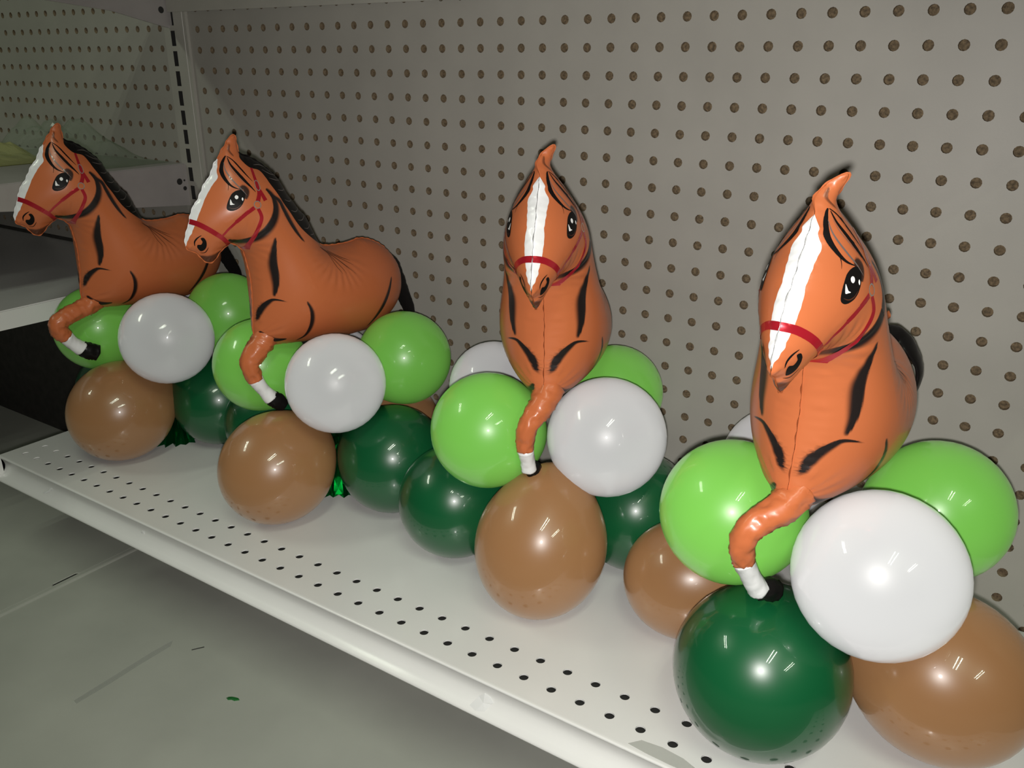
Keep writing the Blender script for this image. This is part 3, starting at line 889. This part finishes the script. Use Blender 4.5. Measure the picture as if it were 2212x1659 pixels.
def tube(pts, rad, n=22, flat=1.0, wob=0.0, seed=1, cap=True, side=(0, 1, 0)):
    """swept closed tube through pts (mm), elliptical section; returns verts, faces"""
    C = resample3(pts, 2.0)
    t = np.linspace(0, 1, len(C))
    rr = np.interp(t, np.linspace(0, 1, len(rad)), rad)
    T = np.gradient(C, axis=0)
    T /= np.linalg.norm(T, axis=1)[:, None]
    rnd = np.random.RandomState(seed)
    ph = rnd.rand(8) * 6.28
    vs, fs = [], []
    Sd = np.array(side, float)
    for i, c in enumerate(C):
        b = Sd - T[i] * (Sd @ T[i])
        b /= np.linalg.norm(b)
        a = np.cross(b, T[i])
        for k in range(n):
            th = 2 * math.pi * k / n
            nv = Vector((math.cos(th) * 1.6 + ph[0], math.sin(th) * 1.6 + ph[1], i * 0.28))
            q = rr[i] * (1 + wob * (0.9 - 4.0 * abs(noise.noise(nv)) - 2.0 * abs(noise.noise(nv * 2.3))))
            vs.append(c + a * q * math.cos(th) + b * q * flat * math.sin(th))
    m = len(C)
    for i in range(m - 1):
        for k in range(n):
            fs.append((i * n + k, (i + 1) * n + k, (i + 1) * n + (k + 1) % n, i * n + (k + 1) % n))
    if cap:
        for i, c, sg in ((0, C[0] - T[0] * rr[0] * .35, 1), (m - 1, C[-1] + T[-1] * rr[-1] * .35, -1)):
            vs.append(c)
            for k in range(n):
                f = (i * n + k, i * n + (k + 1) % n, len(vs) - 1)
                fs.append(f if sg > 0 else f[::-1])
    V = np.array(vs)
    V[:, 2] -= HB
    return V / 1000.0, fs

def resample3(P, step):
    P = np.array(P, float)
    n = len(P)
    out = []
    for i in range(n - 1):
        a, b, c, d = P[max(i - 1, 0)], P[i], P[i + 1], P[min(i + 2, n - 1)]
        m = max(2, int(round(np.linalg.norm(c - b) / step)))
        for k in range(m):
            t = k / m
            out.append(.5 * ((2 * b) + (-a + c) * t + (2 * a - 5 * b + 4 * c - d) * t * t + (-a + 3 * b - 3 * c + d) * t ** 3))
    out.append(P[-1])
    return np.array(out)

def leg(root, pts, rad, i_sock, i_hoof, seed):
    V, Fc = tube(pts[:i_sock + 1], rad[:i_sock + 1], n=26, wob=0.085, seed=seed)
    lg = link('leg', V, Fc, 'foil_orange', root, smooth=True)
    V, Fc = tube(pts[i_sock:i_hoof + 1], [r * 0.98 for r in rad[i_sock:i_hoof + 1]], n=18, wob=0.05, seed=seed + 1)
    link('sock', V, Fc, 'foil_white', lg, smooth=True)
    V, Fc = tube(pts[i_hoof:], rad[i_hoof:], n=18, flat=0.8, wob=0.08, seed=seed + 2)
    link('hoof', V, Fc, 'foil_black', lg, smooth=True)

TAIL = [(-78, 0, 262), (-90, 0, 248), (-96, 0, 230), (-103, 0, 210), (-111, 0, 190), (-114, 0, 172)]
HORSES = [
 dict(loc=(0.05016, -0.15263, 0.18308), f=(-0.10252, -0.99472, -0.0046), l=(0.99091, -0.10172, -0.08808), u=(0.08715, -0.01359, 0.9961),
      label='leftmost orange foil horse balloon with its front leg stretched forward', ear=0,
      leg=[(74, 2, 200), (84, 4, 195), (100.5, 5, 190.7), (115, 5, 186.2), (123, 5, 180.5), (122.5, 5, 171), (116.7, 5, 163), (109.9, 5, 153.3), (101, 6.5, 144.2), (94.6, 9, 140.5), (85, 12, 136.0)],
      rad=[13, 12, 10.5, 10.5, 11, 10.5, 9, 8.2, 9.6, 10.6, 9.6], js=6, jh=8, tail=[(-78, 0, 262), (-92, 0, 248), (-101, 0, 230), (-111, 0, 212), (-121, 0, 192), (-124, 0, 174)]),
 dict(loc=(0.33842, -0.1307, 0.1805), f=(-0.22155, -0.97513, -0.0066), l=(0.97505, -0.22142, -0.0161), u=(0.01424, -0.01, 0.99985),
      label='orange foil horse balloon seen side-on, second from the left, by the upright', ear=0,
      leg=[(74, 2, 203), (83, 4, 194), (91.9, 5, 186), (99.5, 5, 176.5), (98.7, 5.2, 165.7), (95.9, 6.1, 156), (89.8, 7.7, 144.7), (82.5, 10, 132.8), (77, 12, 128.5), (70, 13, 121.5)],
      rad=[14, 13, 12.2, 11, 9.8, 8.6, 7, 8.5, 9.1, 7.4], js=5, jh=7, tail=TAIL),
 dict(loc=(0.63207, -0.12156, 0.1878), f=(0.39768, -0.91749, -0.0077), l=(0.91749, 0.39757, 0.0126), u=(-0.0085, -0.01208, 0.99989),
      label='orange foil horse balloon facing the camera head-on, third from the left', ear=5,
      leg=[(76, 3, 204), (88, 0, 194.1), (96, -5.9, 184.8), (101, -12.3, 174.2), (100.9, -14.5, 161.5), (100.6, -14.3, 153), (97.1, -13.2, 140.9), (94.6, -12.6, 132), (91, -9.9, 131), (83.7, -8, 126.9)],
      rad=[14, 12.5, 11, 9.4, 8.4, 7.6, 6.5, 7.3, 8.1, 6.9], js=5, jh=7, tail=TAIL),
 dict(loc=(0.90087, -0.19206, 0.1905), f=(-0.0313, -0.99951, 0.0031), l=(0.99949, -0.03132, -0.0065), u=(0.00659, 0.00289, 0.99997),
      label='largest orange foil horse balloon, rightmost and nearest, muzzle turned left', ear=7,
      leg=[(78, 3, 204), (90, -1.3, 195.4), (100, -9.7, 188.5), (106, -16.9, 180.2), (106, -19.6, 167.6), (101, -19.4, 154.9), (92, -15.4, 138), (85, -12.0, 127), (80, -8.0, 126), (72, -4.0, 122)],
      rad=[13, 11.5, 9.8, 9.2, 8.6, 7.8, 6.9, 7.8, 8.6, 7.6], js=5, jh=7, tail=[(-80, 4, 268), (-95, 10, 264), (-101, 19, 258), (-104, 27, 247), (-104, 31, 234), (-102, 29, 217)], tab=1),
]
def bent_ear(amount):
    """copy of the body panel with the ear tip curled to the horse's left"""
    me = BODY.copy()
    co = np.zeros(len(me.vertices) * 3, np.float32)
    me.vertices.foreach_get('co', co)
    co = co.reshape(-1, 3)
    t = np.clip((co[:, 2] * 1000 + HB - 381) / 23, 0, None)
    # the ear also twists about its own length, turning its flat side to the front
    u = np.clip((co[:, 2] * 1000 + HB - 383) / 17, 0, 1)
    ph = u * u * (3 - 2 * u) * math.radians(58)
    ds, dw = co[:, 0] - 0.0915, co[:, 1].copy()
    co[:, 0] = np.where(u > 0, 0.0915 + ds * np.cos(ph) + dw * np.sin(ph), co[:, 0])
    co[:, 1] = np.where(u > 0, -ds * np.sin(ph) + dw * np.cos(ph), co[:, 1])
    co[:, 1] += t ** 2 * amount / 1000
    me.vertices.foreach_set('co', co.ravel())
    me.update()
    return me
def children(o):
    return [c for c in COL.objects if c.parent == o]
def copy_tree(o, parent):
    c = o.copy()
    COL.objects.link(c)
    c.parent = parent
    for ch in children(o):
        copy_tree(ch, c)
    return c
first = None
for k, H in enumerate(HORSES):
    root = empty('horse_balloon')
    M = Matrix.Identity(4)
    for r in range(3):
        M[r][0], M[r][1], M[r][2], M[r][3] = H['f'][r], H['l'][r], H['u'][r], H['loc'][r]
    tag(root, H['label'], 'horse balloon', 'foil horse balloons on the shelf')
    if first is None:
        build_prints(root)
        first = root
    else:
        for ch in children(first):
            if ch.name.split('.')[0] not in ('leg', 'tail', 'inflation_tab'):
                c = copy_tree(ch, root)
                if H['ear'] and ch.name.split('.')[0] == 'body':
                    c.data = bent_ear(H['ear'])
    leg(root, H['leg'], H['rad'], H['js'], H['jh'], 10 + k)
    V, Fc = tube(H['tail'], [6, 9, 10, 9, 8, 5], n=16, flat=0.28, wob=0.04, seed=40 + k)
    link('tail', V, Fc, 'foil_black', root, smooth=True)
    if H.get('tab'):
      V, Fc = tube([(-44, 4, 281), (-46, 7, 286), (-49, 10, 290), (-52, 13, 292)], [3.5, 2.6, 4.0, 3.6], n=12, flat=0.55, wob=0.2, seed=60 + k)
      link('inflation_tab', V, Fc, 'foil_orange', root, smooth=True)
    root.matrix_world = M

# ------------------------------------------------------------------ plastic bags on the left shelf
def crumpled(name, m, x0, x1, y0, y1, z, hfun, seed, label, amp):
    nx, ny = 46, 22
    vs, fs = [], []
    off = Vector((seed * 3.1, seed * 1.7, 0))
    for layer in (1, 0):
        for j in range(ny + 1):
            for i in range(nx + 1):
                u, v = i / nx, j / ny
                x, y = x0 + (x1 - x0) * u, y0 + (y1 - y0) * v
                e = min(1, 6 * min(u, 1 - u)) * min(1, 5 * min(v, 1 - v))
                q = Vector((x * 20, y * 20, layer)) + off
                c = abs(noise.noise(q)) + 0.5 * abs(noise.noise(q * 2.3))
                h = hfun(u, v) * (0.65 + 0.5 * c) * e if layer else 0.0
                vs.append((x + amp * noise.noise(q * 1.3 + Vector((5, 0, 0))), y + amp * noise.noise(q * 1.1 + Vector((0, 9, 0))), z + 0.0006 + max(h, 0.0004 * layer)))
    n1 = (nx + 1) * (ny + 1)
    for j in range(ny):
        for i in range(nx):
            a = j * (nx + 1) + i
            fs.append((a, a + 1, a + nx + 2, a + nx + 1))
            fs.append((n1 + a, n1 + a + nx + 1, n1 + a + nx + 2, n1 + a + 1))
    o = link(name, vs, fs, m, None, smooth=False)
    tag(o, label, 'plastic bag')
crumpled('plastic_bag', 'film_clear', -0.44, -0.085, -0.105, -0.008, 0.3335, lambda u, v: 0.056 * min(1, (1 - u) * 2.4) * (1 - abs(v - 0.6) / 0.75), 2, 'crumpled clear plastic bag on the left bay shelf, tapering to a point', 0.004)
crumpled('plastic_bag', 'film_yellow', -0.62, -0.235, -0.235, -0.085, 0.3335, lambda u, v: 0.058 * (0.6 + 0.4 * math.sin(3 * u + 1)), 5, 'yellowish translucent plastic bag behind the leftmost horse muzzle', 0.006)

# ------------------------------------------------------------------ small scraps
def flat_scrap(name, pts, z, m, label, cat, jig=0.0006, seed=1, group=None):
    rnd = random.Random(seed)
    n = len(pts)
    mb = MB()
    mb.add([(x, y, z + 0.0003 + rnd.random() * jig) for x, y in pts] + [(x, y, z + 0.0001) for x, y in pts],
           [tuple(range(n)), tuple(range(n, 2 * n))[::-1]] + [(i, (i + 1) % n, n + (i + 1) % n, n + i)[::-1] for i in range(n)])
    return tag(mb.build(name, m), label, cat, group)
flat_scrap('foil_scrap', [(0.319, -0.3115), (0.323, -0.3125), (0.326, -0.310), (0.330, -0.3095), (0.334, -0.3055), (0.331, -0.3045), (0.327, -0.306), (0.324, -0.3075), (0.320, -0.3085)], DZ, 'foil_scrap', 'tiny torn green foil scrap lying on the base deck', 'scrap', 0.002)
flat_scrap('debris_strip', [(0.2145, -0.279), (0.2155, -0.2800), (0.2235, -0.2680), (0.2225, -0.2670)], DZ, 'grime', 'short dark sliver lying on the base deck', 'debris', 0.001)
flat_scrap('tape_strip', [(0.181, -0.410), (0.188, -0.411), (0.1885, -0.37), (0.187, -0.33), (0.1875, -0.29), (0.180, -0.281), (0.1785, -0.31), (0.180, -0.36)], DZ, 'tape_clear', 'long strip of clear tape stuck to the base deck', 'tape', 0.0002)
flat_scrap('sticker_residue', [(0.815, -0.3170), (0.822, -0.3085), (0.838, -0.3065), (0.855, -0.3080), (0.868, -0.3125), (0.872, -0.3180), (0.85, -0.3190), (0.83, -0.3185)], 0.0, 'tape_clear', 'scraped sticker residue on the front edge of the shelf', 'sticker', 0.0001)
def lip_scrap(pts, label, m='tape_white'):
    # pts: (x, t) with t 0..1 down the hollow face of the price channel
    pr = [(0.0038, -0.0086), (0.0051, -0.0122), (0.0055, -0.0155), (0.0046, -0.0195), (0.0020, -0.0238), (-0.0020, -0.0275), (-0.0060, -0.0304)]
    def at(t):
        i = min(int(t * 6), 5)
        k = t * 6 - i
        return [pr[i][c] + (pr[i + 1][c] - pr[i][c]) * k for c in (0, 1)]
    n = len(pts)
    vs = []
    for off in (0.0006, 0.0002):
        for x, t in pts:
            a, b = at(t)
            vs.append((x, -0.3212 + a - off, b))
    mb = MB()
    c = tuple(np.mean(np.array(vs[:n]), 0) + [0, -0.0003, 0])
    mb.add(vs + [c], [(i, (i + 1) % n, 2 * n) for i in range(n)] + [(i, n + i, n + (i + 1) % n, (i + 1) % n) for i in range(n)])
    tag(mb.build('tape_scrap', m), label, 'tape', 'tape scraps on the price channel')
lip_scrap([(0.674, 0.86), (0.679, 0.55), (0.684, 0.38), (0.690, 0.42), (0.694, 0.55), (0.692, 0.62), (0.689, 0.84), (0.681, 0.93)], 'torn white tape scrap on the shelf front, towards its right half')
lip_scrap([(0.018, 0.72), (0.026, 0.55), (0.031, 0.40), (0.035, 0.42), (0.031, 0.60), (0.022, 0.76)], 'slanted white tape scrap on the shelf front at far left')
lip_scrap([(0.213, 0.50), (0.216, 0.36), (0.219, 0.36), (0.220, 0.50), (0.217, 0.46)], 'tiny white tape scrap on the shelf front below the brown balloons')
